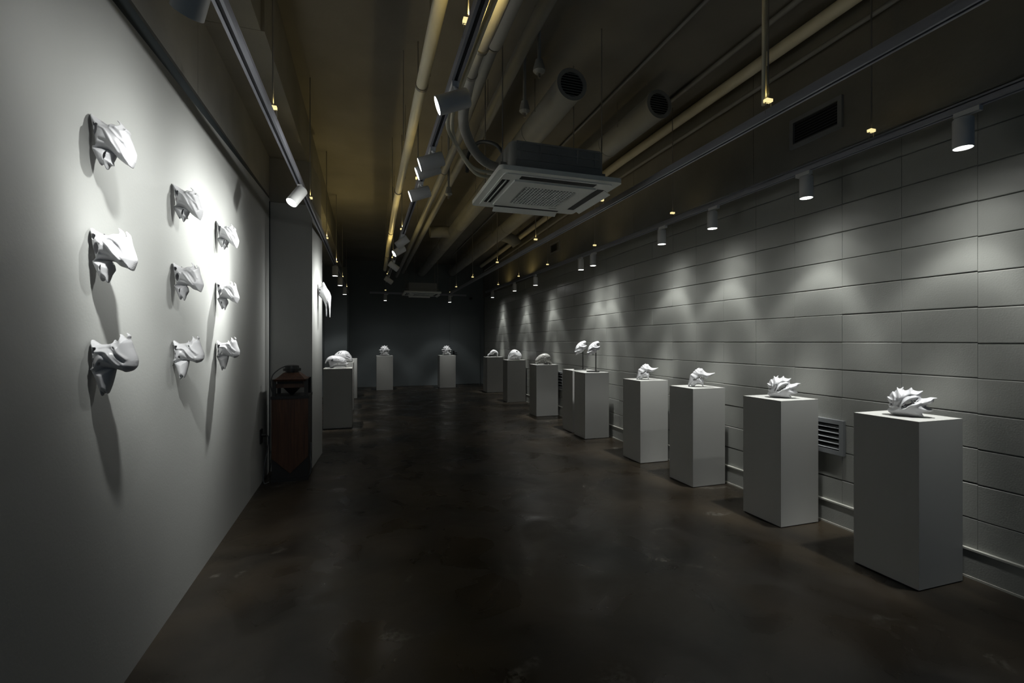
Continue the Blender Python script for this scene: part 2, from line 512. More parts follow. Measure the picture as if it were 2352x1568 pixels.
def puff_layers(name, layers, depth_pad=0.012, res=0.0022, folds=1.0):
    """layers: dicts with outline (m), holes, D half depth, dm rim radius, t shell thickness, yc centre, split eye-lines; returns a mesh of organic shells"""
    allp = np.concatenate([l['poly'] for l in layers])
    lo, hi = allp.min(0)-0.012, allp.max(0)+0.012
    Dm = max(l['D']+abs(l.get('yc',0)) for l in layers)*1.25 + depth_pad
    xs = np.arange(lo[0], hi[0], res); zs = np.arange(lo[1], hi[1], res); ys = np.arange(-Dm, Dm+res, res*1.15)
    X2, Z2 = np.meshgrid(xs, zs, indexing='ij')
    total = None
    for li, l in enumerate(layers):
        d2 = poly_sdf(X2, Z2, l['poly'])
        ins = np.clip(-d2/l['dm'], 0, 1)
        w = l['D']*np.sqrt(np.clip(1-(1-ins)**2, 0, 1))
        ph = l.get('phase', 0.0)
        fr = 2*math.pi/(1.7*l.get('wave', 0.035))
        ca, sa = math.cos(l.get('ang', -0.9)), math.sin(l.get('ang', -0.9))
        q = X2*ca + Z2*sa
        rid = np.sin(q*fr+ph + 1.6*np.sin((X2*-sa+Z2*ca)*fr*0.45+ph)) + 0.35*np.sin((X2*-sa+Z2*ca)*fr*0.8+2*ph)
        w = w*(1 + 0.05*folds*rid) + 0.0016
        for line, amp, wd in l.get('ridges', []):
            dl = np.full(X2.shape, 1e9)
            for (ax_, az_), (bx_, bz_) in zip(line[:-1], line[1:]):
                ex, ez = bx_-ax_, bz_-az_
                tt = np.clip(((X2-ax_)*ex + (Z2-az_)*ez)/(ex*ex+ez*ez+1e-12), 0, 1)
                dl = np.minimum(dl, np.hypot(X2-ax_-tt*ex, Z2-az_-tt*ez))
            w = w + amp*np.exp(-(dl/wd)**2)*np.clip(ins*2, 0, 1)
        gw = np.gradient(w, res)
        slope = np.sqrt(1 + np.clip(gw[0]**2 + gw[1]**2, 0, 16))
        hole = np.full(X2.shape, 1e9)
        for hx, hz, rx, rz, an in l.get('holes', []):
            c, s = math.cos(an), math.sin(an)
            u = ((X2-hx)*c + (Z2-hz)*s)/rx; v = (-(X2-hx)*s + (Z2-hz)*c)/rz
            hole = np.minimum(hole, (np.sqrt(u*u+v*v)-1)*min(rx, rz))
        yy = ys - l.get('yc', 0)
        F = np.maximum((np.abs(yy)[None,:,None] - w[:,None,:])/slope[:,None,:], d2[:,None,:])
        F = np.maximum(F, -(F + l['t']))
        F = np.maximum(F, -hole[:,None,:])
        if 'open' in l:                                    # open cavity: cut away below/behind a line
            (px, pz), (nx_, nz_), half = l['open']
            pl = (X2-px)*nx_ + (Z2-pz)*nz_
            cut = np.maximum(-pl[:,None,:], np.abs(yy)[None,:,None] - np.clip(w-l['t'], 0, 1)[:,None,:]*half)
            F = np.maximum(F, -cut)
        total = F if total is None else np.minimum(total, F)
    V, Q = surface_net(total, xs, ys, zs)
    me = bpy.data.meshes.new(name)
    me.from_pydata(V.tolist(), [], Q.tolist())
    me.polygons.foreach_set('use_smooth', [True]*len(Q))
    me.update()
    return me

def outl(pts, ox, oz, sx, sz, keep=0.5):
    """outline measured on the photograph (x right, y down) -> metres around the origin (ox, oz)"""
    return spline_poly([((x-ox)*sx, (oz-y)*sz) for x, y in pts], 3, keep)
def ridges(rs, ox, oz, sx, sz):
    return [(np.array([((x-ox)*sx, (oz-y)*sz) for x, y in spline_open(ln)]), amp, wd) for ln, amp, wd in rs]
def spline_open(P, n=4):
    return [tuple(v)[:2] for v in smooth_path([(x, y, 0) for x, y in P], n)]
def holes(hs, ox, oz, sx, sz):
    return [((x-ox)*sx, (oz-y)*sz, rx*sx, rz*sz, R(an)) for x, y, rx, rz, an in hs]

# ------------------------------------------------------------------ pedestals
def pedestal(label, x0, y0, w, dp, h):
    t = thing('pedestal', label, 'pedestal', (x0+w/2, y0+dp/2, 0), 'white display pedestals')
    MB().box((x0, y0, 0.006), (x0+w, y0+dp, h)).build('body', 'pedestal_white', t)
    MB().box((x0+0.008, y0+0.008, 0), (x0+w-0.008, y0+dp-0.008, 0.006)).build('plinth', 'plinth_dark', t)
    return t
PED = dict(
    R1=(2.843, 1.715, .357, .350, .916), R2=(2.860, 2.600, .357, .350, .919), R3=(2.873, 3.560, .362, .346, .913),
    R4=(2.885, 4.437, .357, .360, .913), R5=(2.876, 5.770, .369, .346, .916), R6=(2.895, 6.216, .367, .370, .922),
    R7=(2.906, 7.765, .420, .365, .929), R8=(2.970, 9.765, .430, .350, .936), R9=(3.030, 11.78, .440, .430, .938),
    L1=(-.638, 7.640, .420, .400, .929), L2=(-.660, 9.560, .416, .400, .937), L3=(-.690, 11.54, .475, .400, .941),
    F1=(.259, 13.22, .440, .420, .952), F2=(2.022, 13.38, .465, .420, .946))
PLAB = dict(
    R1='white pedestal nearest the camera beside the block wall', R2='second nearest white pedestal, in front of the low wall vent',
    R3='white pedestal carrying the beaked sculpture nearest to the camera', R4='white pedestal carrying the further of the two beaked sculptures',
    R5='nearer white pedestal of the touching pair with mask stands', R6='further white pedestal of the touching pair with mask stands',
    R7='white pedestal under the pale grey translucent dome on the right', R8='white pedestal under the tall slotted white dome on the right',
    R9='last white pedestal of the right row, under the arched jaw', L1='nearest white pedestal of the left row, beside the lit pier',
    L2='middle pedestal of the left row, mostly hidden behind another', L3='furthest pedestal of the left row, showing only its right edge',
    F1='left one of two pedestals before the far wall', F2='right one of two end pedestals, in front of the door edge')
for k, v in PED.items():
    pedestal(PLAB[k], *v)
def top_of(k, fx=0.5, fy=0.5):
    x0, y0, w, dp, h = PED[k]
    return (x0+w*fx, y0+dp*fy, h)

def place(name, label, me, loc, ang, group, mt='resin_white', cat='sculpture'):
    o = bpy.data.objects.new(name, me); COL.objects.link(o)
    if not me.materials: me.materials.append(MATS[mt])
    o.location = loc; o.rotation_euler.z = ang
    return tag(o, label, cat, group)
def face(loc):                                   # turn profile side-on to the aisle in front of it
    return math.atan2(loc[1], loc[0]) - math.pi/2

# crested fish-like pieces with a netted eye opening
sx, sz, ox, oz = .000140, .000179, 900, 1250
crest = [(270,1110),(345,1010),(305,965),(345,870),(285,780),(262,672),(335,660),(360,600),(440,488),(500,500),(560,430),(592,335),(640,385),(700,385),(800,312),(790,400),(850,440),(950,405),(1050,325),(1100,400),(1180,430),(1280,440),(1415,415),(1355,510),(1345,600),(1375,665),(1500,650),(1640,610),(1850,622),(1745,660),(1730,745),(1620,830),(1492,895),(1600,935),(1715,1020),(1600,1070),(1420,1110),(1380,1160),(1430,1245),(1200,1262),(900,1255),(600,1245),(430,1235),(330,1180)]
ch = [(950,830,120,62,32),(1135,735,52,38,35),(1215,680,34,24,20),(1105,810,34,22,35),(1238,742,17,14,0),(770,925,34,22,40),(800,958,36,10,38),(740,955,20,12,40),(880,930,22,34,0),(850,880,30,14,35),(410,890,16,22,0),(420,780,12,16,0)]
me_crest = puff_layers('crest', [dict(poly=outl(crest,ox,oz,sx,sz,.45), holes=holes(ch,ox,oz,sx,sz), D=.056, dm=.060, t=.0042, wave=.040, ang=.5, ridges=ridges([([(700,960),(760,850),(880,740),(1060,640),(1250,610),(1330,660)], .008, .005), ([(640,900),(760,720),(960,590),(1240,560)], -.006, .006), ([(720,1020),(860,1000),(1010,900),(1180,850),(1320,780)], .008, .005), ([(400,520),(490,620),(500,800),(430,1000)], .007, .005), ([(600,400),(640,560),(640,760)], .006, .006), ([(800,440),(760,560),(720,660)], .006, .006)],ox,oz,sx,sz))], res=.0019, folds=1.1)
g = 'crested sculptures on the near right pedestals'
p = top_of('R1', .44, .45); place('crested_sculpture', 'spiky crested white sculpture on the pedestal nearest the camera', me_crest, (p[0],p[1],p[2]+.003), face(p), g)
p = top_of('R2', .47, .45); place('crested_sculpture', 'spiky crested white sculpture on the second nearest pedestal', me_crest, (p[0],p[1],p[2]+.003), face(p), g)

# beaked pieces
sx, sz, ox, oz = .000366, .000395, 1660, 728
beak = [(1460,725),(1458,690),(1485,580),(1505,470),(1525,430),(1570,405),(1585,370),(1615,350),(1635,318),(1665,310),(1690,280),(1715,285),(1722,262),(1750,290),(1775,275),(1795,292),(1815,285),(1830,318),(1880,368),(1930,393),(2000,395),(2060,390),(2120,384),(2060,430),(1990,480),(1915,526),(1870,505),(1822,502),(1838,550),(1852,590),(1836,650),(1828,728),(1818,728),(1800,690),(1740,662),(1670,668),(1632,712),(1610,728),(1540,728),(1530,690),(1510,690),(1495,728)]
bh = [(1608,558,26,16,60),(1650,545,24,13,60),(1690,518,26,13,60),(1725,500,24,12,62),(1775,515,34,14,65),(1815,505,24,10,60),(1535,475,7,7,0)]
me_beak = puff_layers('beak', [dict(poly=outl(beak,ox,oz,sx,sz,.4), holes=holes(bh,ox,oz,sx,sz), D=.052, dm=.055, t=.005, wave=.030, ang=.4)], res=.002, folds=.9)
g = 'beaked sculptures on the right pedestals'
p = top_of('R3', .45, .45); place('beaked_sculpture', 'white sculpture with a pointed beak, the nearer of two alike', me_beak, (p[0],p[1],p[2]+.003), face(p), g)
p = top_of('R4', .40, .45); place('beaked_sculpture', 'white sculpture with a pointed beak, the further of two alike', me_beak, (p[0],p[1],p[2]+.003), face(p), g)

# masks on black stands
sx, sz, ox, oz = .000388, .000397, 700, 700
mask = [(372,600),(398,560),(410,470),(455,365),(530,280),(620,222),(740,185),(800,195),(832,250),(808,300),(815,348),(852,355),(842,420),(822,480),(745,530),(705,588),(640,640),(530,680),(452,718),(428,752),(400,690)]
mh = [(660,318,22,12,40),(560,395,20,10,30),(670,478,36,10,8),(545,610,26,11,8),(555,525,14,7,20)]
me_mask = puff_layers('mask', [dict(poly=outl(mask,ox,oz,sx,sz,.7), holes=holes(mh,ox,oz,sx,sz), D=.066, dm=.060, t=.006, wave=.06, ang=1.1, ridges=ridges([([(480,470),(600,400),(720,420),(830,400)], .007, .006), ([(430,600),(560,540),(700,540)], .006, .006), ([(500,400),(620,300),(780,300)], -.005, .008)],ox,oz,sx,sz))], res=.0022, folds=.25)
for k, fx, fy, lab in (('R5', .50, .45, ('nearer', 'of the touching pedestals')), ('R6', .46, .35, ('further', 'of the touching pedestals'))):
    p = top_of(k, fx, fy); a = face(p)
    st = thing('display_stand', 'black rod stand on the %s %s' % lab, 'stand', p, 'black stands on the paired pedestals')
    ca, sa = math.cos(a), math.sin(a)
    rx, ry = p[0]+.055*ca, p[1]+.055*sa
    MB().prism(rounded_rect(-.095, .085, -.05, .05, .02), lambda u, v, d, p=p, ca=ca, sa=sa: (p[0]+.02*ca+u*ca-v*sa, p[1]+.02*sa+u*sa+v*ca, d), p[2]+.0005, p[2]+.012).build('base', 'black_metal', st)
    hz = .282
    MB().tube([(rx,ry,p[2]+.012),(rx,ry,p[2]+hz)], .0075, 10).build('rod', 'black_metal', st, smooth=True)
    MB().tube([(rx,ry,p[2]+hz-.01),(rx-.03*ca,ry-.03*sa,p[2]+hz+.012)], .005, 8).build('prong', 'black_metal', st, smooth=True)
    place('mask_sculpture', 'white perforated mask raised on the %s black stand' % lab[0], me_mask, (rx, ry, p[2]+hz-.048), a, 'masks on black stands')

# domes and arches further along
def simple(name, pts, hs, s, ox, oz, D, dm, t=.007, res=.0032, wave=.06, folds=.6, keep=.8, ang=.7):
    return puff_layers(name, [dict(poly=outl(pts,ox,oz,s,s,keep), holes=holes(hs,ox,oz,s,s), D=D, dm=dm, t=t, wave=wave, ang=ang)], res=res, folds=folds)
dome7 = [(1655,578),(1615,530),(1608,470),(1640,410),(1720,330),(1820,282),(1900,274),(1970,290),(2030,340),(2052,400),(2035,450),(2070,500),(2085,565),(2060,580),(2010,580),(1990,560),(1965,580),(1870,580),(1800,546),(1710,548),(1680,578)]
h7 = [(1830,355,22,12,30),(1882,368,26,17,20),(1965,410,30,17,-30),(1690,480,9,20,0),(1730,478,9,20,0),(1770,480,10,22,0),(1810,485,10,22,0),(1855,488,14,26,0),(1905,500,13,26,0),(1945,520,14,22,0)]
me7 = simple('dome', dome7, h7, .000649, 1850, 578, .085, .10)
p = top_of('R7', .50, .5); place('dome_sculpture', 'pale grey translucent dome shell with toothed slots on the right', me7, (p[0],p[1],p[2]+.003), face(p), 'dome sculptures', 'resin_clear')
dome8 = [(850,440),(845,400),(852,355),(880,290),(922,218),(980,162),(1045,148),(1120,168),(1190,220),(1240,288),(1252,340),(1232,390),(1205,425),(1195,440),(1000,440)]
h8 = [(912,285,40,10,55),(900,335,36,9,50),(962,265,24,9,5),(1005,262,20,7,5),(952,306,22,8,8),(1005,305,24,7,5),(905,390,18,15,30),(975,350,34,6,5),(1072,395,16,8,0),(1130,350,20,8,0),(1130,376,20,7,0),(1130,402,20,7,0),(1110,210,24,14,-40)]
me8 = simple('dome', dome8, h8, .000795, 1045, 438, .10, .12)
p = top_of('R8', .52, .5); place('dome_sculpture', 'tall round white dome with slits, third from the end on the right', me8, (p[0],p[1],p[2]+.003), face(p), 'dome sculptures')
arch9 = [(258,350),(258,318),(272,285),(312,250),(350,192),(420,150),(480,160),(540,200),(570,258),(562,318),(545,350),(518,350),(522,300),(502,252),(470,238),(445,256),(425,283),(380,292),(330,292),(296,318),(278,350)]
me9 = simple('arch', arch9, [(345,250,22,7,15),(400,240,18,7,10),(515,245,8,16,0)], .000946, 415, 350, .06, .05)
p = top_of('R9', .48, .5); place('arch_sculpture', 'white arched jaw sculpture on the last pedestal of the right row', me9, (p[0],p[1],p[2]+.003), face(p), 'arched sculptures')

l1 = [(182,572),(203,592),(240,532),(268,524),(288,600),(308,650),(318,722),(420,722),(450,692),(560,680),(700,680),(758,690),(768,726),(786,692),(830,650),(836,600),(800,560),(762,470),(692,420),(600,382),(500,368),(400,354),(310,380),(240,432),(208,500)]
hl1 = [(382,490,34,20,40),(490,470,11,9,0),(520,462,8,8,0),(455,480,8,8,0),(560,478,9,7,0),(435,640,12,24,-25),(490,612,12,24,-20),(540,596,12,22,-15),(600,590,13,14,0),(650,582,14,8,10),(700,575,20,8,10),(752,570,20,8,10),(650,520,40,6,15)]
mel1 = simple('skull', l1, hl1, .00053, 540, 724, .085, .09, res=.003)
p = top_of('L1', .48, .5); place('helmet_sculpture', 'white hooked skull with a row of slots on the nearest left pedestal', mel1, (p[0],p[1],p[2]+.003), face(p), 'helmet sculptures on the left')
l2 = [(395,340),(450,268),(530,212),(620,190),(720,198),(800,240),(870,340),(910,440),(916,510),(882,540),(780,530),(600,542),(450,540),(380,480)]
hl2 = [(520,265,42,10,50),(585,265,42,12,48),(745,325,40,11,-5),(760,370,48,12,-10),(815,392,40,10,-40),(825,468,50,13,-8),(800,440,22,9,-10),(700,440,30,8,0)]
mel2 = simple('skull', l2, hl2, .00066, 650, 540, .10, .11)
p = top_of('L2', .52, .5); place('helmet_sculpture', 'white dome shell with long slits on the hidden middle left pedestal', mel2, (p[0],p[1],p[2]+.003), face(p), 'helmet sculptures on the left')
l3 = [(640,405),(640,300),(660,240),(710,195),(780,178),(850,208),(930,268),(985,340),(992,405),(965,402),(940,365),(900,345),(865,340),(850,380),(845,405)]
mel3 = simple('skull', l3, [(880,285,24,12,-30),(920,320,20,8,-30)], .00080, 800, 405, .08, .08)
p = top_of('L3', .42, .5); place('arch_sculpture', 'white arched shell on the furthest left pedestal', mel3, (p[0],p[1],p[2]+.003), face(p), 'arched sculptures')

sp = [(1835,330),(1798,302),(1840,282),(1822,250),(1785,220),(1822,196),(1778,170),(1822,140),(1826,95),(1870,66),(1856,38),(1905,52),(1940,24),(1976,52),(2032,38),(2018,75),(2058,112),(2070,148),(2112,165),(2072,192),(2098,225),(2052,246),(2050,272),(2094,302),(2050,330),(1940,334)]
hs = [(1865,195,18,26,0),(2030,195,18,26,0),(1945,215,9,34,0),(1905,130,9,22,20),(1985,130,9,22,-20),(1880,285,14,9,0),(2010,285,14,9,0)]
mes = simple('spiky_skull', sp, hs, .000933, 1942, 334, .12, .12, t=.010, res=.003, wave=.07, folds=.7, keep=.3, ang=1.57)
g = 'spiky sculptures before the far wall'
p = top_of('F1'); place('spiky_sculpture', 'spiky round white sculpture on the left end pedestal', mes, (p[0],p[1],p[2]+.003), face(p), g)
p = top_of('F2'); place('spiky_sculpture', 'spiky round white sculpture on the right end pedestal by the door', mes, (p[0],p[1],p[2]+.003), face(p), g)

# wall heads: profile drawn outwards from the wall (x = away from the wall), three forms, one for each row
def wall_head(name, head, hh, tail, th, ox, oz, sx, sz, folds=1.0, rg=()):
    return puff_layers(name, [
        dict(poly=outl(head,ox,oz,sx,sz,.5), holes=holes(hh,ox,oz,sx,sz), D=.046, dm=.045, t=.0044, wave=.036, ang=-.75, ridges=ridges(rg,ox,oz,sx,sz)),
        dict(poly=outl(tail,ox,oz,sx,sz,.4), holes=holes(th,ox,oz,sx,sz), D=.030, dm=.032, t=.0042, wave=.03, ang=0.1)], res=.0018, folds=folds)
head1 = [(52,105),(120,150),(240,208),(430,308),(540,340),(610,303),(720,328),(805,318),(770,260),(692,185),(790,225),(862,290),(905,385),(945,430),(925,360),(985,390),(1022,445),(1002,495),(1060,620),(1120,780),(1182,930),(1165,1050),(1140,1140),(1068,1288),(1000,1250),(900,1205),(760,1112),(650,1012),(520,932),(400,905),(250,902),(150,925),(65,912),(130,870),(185,840),(130,500),(75,290)]
eye1 = [(265,520,75,130,-12),(215,700,26,90,-8),(205,400,34,40,0)]
tail1 = [(68,912),(140,1060),(280,1292),(312,1255),(390,1300),(432,1398),(500,1290),(570,1270),(606,1298),(590,1180),(662,1050),(650,1010),(520,930),(250,900)]
me_h1 = wall_head('wall_head', head1, eye1, tail1, [(462,1085,26,120,-12)], 55, 750, .000112, .0001458, .6,
    [([(420,480),(540,540),(640,680),(740,860),(850,1040)], .007, .0045), ([(520,440),(680,480),(800,560),(930,760),(1050,980)], -.006, .006),
     ([(640,470),(780,590),(860,670),(960,760)], .006, .004), ([(370,760),(520,800),(650,880),(800,1060)], -.006, .005), ([(560,330),(640,400),(760,420),(880,470),(980,640),(1080,860)], .006, .005)])
head2 = [(270,213),(300,230),(400,275),(490,296),(560,270),(640,268),(640,240),(612,192),(660,225),(692,280),(738,300),(712,228),(755,270),(782,380),(846,560),(832,620),(792,702),(740,680),(650,655),(590,610),(520,595),(430,590),(350,602),(285,602),(340,570),(300,420)]
eye2 = [(395,470,38,66,-8),(345,330,34,34,10),(350,480,9,50,-8)]
tail2 = [(285,605),(345,730),(402,842),(430,815),(452,810),(476,862),(520,760),(562,700),(552,640),(520,598),(400,592)]
me_h2 = wall_head('wall_head', head2, eye2, tail2, [(425,690,9,36,-10)], 272, 535, .000224, .0002916, .6,
    [([(450,400),(500,385),(560,440),(620,520),(690,600)], .007, .0045), ([(480,390),(570,370),(650,430),(720,530)], -.006, .006), ([(420,300),(520,330),(600,300),(700,350),(770,470)], .006, .005), ([(450,520),(540,540),(640,620)], -.005, .005)])
head3 = [(276,290),(300,302),(380,345),(500,340),(560,320),(572,268),(582,320),(620,300),(650,250),(626,208),(690,260),(738,275),(745,240),(716,202),(764,240),(757,282),(780,320),(802,390),(842,480),(860,540),(850,612),(800,662),(720,682),(680,665),(570,635),(470,625),(350,682),(268,642),(300,600),(300,500)]
eye3 = [(350,420,32,42,-20),(345,530,14,30,-10),(430,575,14,22,-30),(620,392,24,10,-50),(365,590,8,22,-10)]
tail3 = [(268,630),(300,700),(340,780),(406,962),(428,908),(440,932),(460,903),(476,942),(520,850),(552,750),(576,640),(470,622),(330,655)]
me_h3 = wall_head('wall_head', head3, eye3, tail3, [], 274, 630, .000224, .0002916, .5,
    [([(390,430),(500,430),(560,460),(620,540),(680,600)], .007, .0045), ([(480,470),(540,520),(600,590)], -.005, .006), ([(560,350),(640,380),(690,450),(780,520)], .006, .005), ([(420,400),(540,390),(640,460),(740,560)], -.005, .005)])
cols = [(1.96, 'nearest column'), (2.70, 'middle column'), (3.44, 'furthest column')]
zoff = {0: 2.136-(750-105)*.0001458, 1: 1.742-(535-213)*.0002916, 2: 1.356-(630-290)*.0002916}
rown = ['top', 'middle', 'bottom']
for ci, (y, cn) in enumerate(cols):
    for ri, me in enumerate((me_h1, me_h2, me_h3)):
        z = zoff[ri]
        x = lx(y) + 0.006
        t = thing('wall_head_sculpture', 'white horned animal head on the left wall, %s of the %s' % (rown[ri], cn), 'sculpture', (x, y, z), 'animal heads on the white wall')
        o = bpy.data.objects.new('head', me); COL.objects.link(o); o.parent = t
        if not me.materials: me.materials.append(MATS['resin_white'])
        # screw hooks holding it to the wall
        if ri:
            hz = z+.072
            MB().tube([(x-.004,y,hz),(x+.034,y,hz)], .0013, 6).tube([(x+.034,y,hz-.003),(x+.034,y,hz+.004)], .0024, 6).tube([(x+.012,y,hz+.002),(x+.012,y,hz-.010)], .0022, 6).build('hook', 'black_metal', t)

# long-beaked head on the lit side of the pier
hp = [(328,232),(378,360),(420,352),(430,340),(510,490),(590,600),(626,700),(627,760),(612,1000),(606,1246),(584,1242),(570,1050),(535,920),(528,1000),(516,1222),(494,1222),(480,980),(432,850),(380,770),(310,700),(285,640),(272,480),(300,490),(390,440)]
me_hp = puff_layers('pier_head', [dict(poly=outl(hp,285,640,.00040,.000446,.4), holes=holes([(545,795,9,13,0),(340,560,14,18,0),(330,640,12,16,0)],285,640,.00040,.000446), D=.055, dm=.05, t=.004, wave=.04, ang=.9)], res=.0024, folds=.9)
px = -0.531
place('long_beaked_head', 'white long-beaked head with two tines hanging on the lit pier', me_hp, (px+.004, 5.70, 1.90), 0, 'long beaked head')

# ------------------------------------------------------------------ tracks, hangers, spotlights
ZT = 2.556                                      # underside of the rails
def rail(label, a, b, hang, glow=True, rods_to=ZC, bright=1.0):
    a = Vector(a); b = Vector(b); d = (b-a).normalized(); s = Vector((d.y, -d.x, 0)).normalized(); up = s.cross(d)
    if up.z < 0: up = -up
    t = thing('lighting_track', label, 'track', tuple(a), 'suspended lighting tracks')
    def bar(s0, s1, u0, u1, name, mt):
        pts = [a+s*s0+up*u0, a+s*s1+up*u0, b+s*s1+up*u0, b+s*s0+up*u0, a+s*s0+up*u1, a+s*s1+up*u1, b+s*s1+up*u1, b+s*s0+up*u1]
        return pts
    m = MB()
    m.hexa(bar(-.020, -.008, 0, .036, 0, 0)); m.hexa(bar(.008, .020, 0, .036, 0, 0)); m.hexa(bar(-.020, .020, .030, .046, 0, 0))
    m.build('rail', 'rail_grey', t)
    MB().hexa(bar(-.0081, .0081, .004, .031, 0, 0)).build('slot', 'rail_slot', t)
    for e in (a, b):
        MB().box((e.x-.021, e.y-.021, e.z-.001), (e.x+.021, e.y+.021, e.z+.047)).build('end_cap', 'rail_grey', t)
    for hi_, q in enumerate(hang):
        gb = bright[hi_] if isinstance(bright, (list, tuple)) else bright
        p = a + (b-a)*q
        top = p + Vector((0,0,.046))
        MB().tube([top+Vector((0,0,.05)), Vector((top.x, top.y, rods_to))], .0045, 6).build('hanger_rod', 'steel_rod', t)
        y = MB().tube([top+s*.019-Vector((0,0,.02)), top+s*.019+Vector((0,0,.042)), top-s*.019+Vector((0,0,.042)), top-s*.019-Vector((0,0,.02))], .0025, 6)
        y.build('hanger_yoke', 'steel_rod', t)
        c = top + Vector((0,0,.05))
        MB().box((c.x-.020, c.y-.013, c.z-.004), (c.x+.020, c.y+.013, c.z+.011)).build('hanger_clip', 'clip_glow', t)
        if glow:
            L = bpy.data.lights.new('clip_light', 'SPOT'); L.energy = P_CLIP*gb; L.color = WARM_COL; L.shadow_soft_size = 0.012
            L.spot_size = R(172); L.spot_blend = .35
            o = bpy.data.objects.new('clip_light', L); COL.objects.link(o); o.parent = t
            o.location = c + Vector((0.0, 0.0, .030)) - a + s*.012; o.rotation_euler = (math.pi, 0, 0)
    return t
def frac(a, b, ys): return [(y-a[1])/(b[1]-a[1]) for y in ys]
a, b = (-.512, .3, ZT), (-.452, 12.2, ZT); rail('left track close to the white wall, hung on glowing clips', a, b, frac(a, b, [1.1, 2.86, 4.56, 6.26, 8.07, 9.85, 11.6]), bright=[.4, 1.2, 2.5, 13, 24, 2, .5])
a, b = (.395, .3, ZT), (.390, 9.7, ZT); rail('central track beside the pipe bundle, carrying tilted spotlights', a, b, frac(a, b, [.4, 1.85, 3.75, 5.5, 7.39, 9.2]), bright=[1, 12, 3, 8, 20, 1])
a, b = (2.085, .2, ZT), (2.035, 12.0, ZT); rail('bare track without lamps, right of the nearest air conditioner', a, b, frac(a, b, [.5, 1.97, 3.82, 5.54, 7.33, 9.15, 10.9]), bright=[.5, .8, 1.5, 5, 4, 1.2, .5])
a, b = (3.0, .1, ZT), (3.0, 5.5, ZT+.02); rail('near length of the track along the block wall', a, b, frac(a, b, [.4, 2.07, 4.03]), bright=.35)
a, b = (3.0, 5.54, ZT+.02), (3.205, 12.6, ZT+.16); rail('far length of the track along the block wall', a, b, frac(a, b, [5.74, 7.62, 9.4, 11.2]), bright=[.6, .6, 4, 3])
a, b = (.1, 13.0, ZT+.09), (2.7, 13.0, ZT+.09); rail('short cross track in front of the far wall', a, b, [.15, .45, .83], glow=False)

def basis(d):
    d = Vector(d).normalized()
    a = Vector((0,1,0)) if abs(d.y) < 0.9 else Vector((1,0,0))
    u = (a - d*a.dot(d)).normalized()
    return d, u, d.cross(u)
def beam(L, key):
    """reflector lamp: hot centre and a soft spill, as a function of the angle off the axis"""
    L.use_nodes = True
    n, l = L.node_tree.nodes, L.node_tree.links
    e = n['Emission']
    tc = n.new('ShaderNodeTexCoord'); sp = n.new('ShaderNodeSeparateXYZ')
    l.new(tc.outputs['Normal'], sp.inputs[0])
    ab = n.new('ShaderNodeMath'); ab.operation = 'ABSOLUTE'; l.new(sp.outputs[2], ab.inputs[0])
    cr = n.new('ShaderNodeValToRGB'); cr.color_ramp.interpolation = 'LINEAR'
    el = cr.color_ramp.elements
    stops = BEAMS[key]
    el[0].position = math.cos(R(stops[0][0])); el[0].color = (stops[0][1],)*3 + (1,)
    el[1].position = math.cos(R(stops[1][0])); el[1].color = (stops[1][1],)*3 + (1,)
    for an, v in stops[2:]:
        x = el.new(math.cos(R(an))); x.color = (v, v, v, 1)
    l.new(ab.outputs[0], cr.inputs[0]); l.new(cr.outputs[0], e.inputs['Strength'])
BEAMS = {
    'down': [(80,0.0),(64,.004),(55,.012),(48,.03),(42,.045),(37,.06),(33,.10),(30,.20),(26,.27),(22,.21),(18,.16),(15,.19),(13,.36),(11,.72),(9,.94),(0,1.0)],
    'wash': [(85, 0), (72, 0.002), (62, 0.0045), (54, 0.0082), (46, 0.0148), (40, 0.0256), (35, 0.0461), (30, 0.0907), (26, 0.1569), (22, 0.2615), (18, 0.4087), (14, 0.5903), (11, 0.7347), (8, 0.8688), (5, 0.975), (0, 1.05)],
    'graze': [(85, 0.0), (72, 0.01), (62, 0.0136), (54, 0.0168), (46, 0.0203), (40, 0.0233), (35, 0.0277), (30, 0.0401), (26, 0.067), (22, 0.1262), (18, 0.2376), (14, 0.4122), (11, 0.5759), (8, 0.7457), (5, 0.8914), (0, 1.0)]}
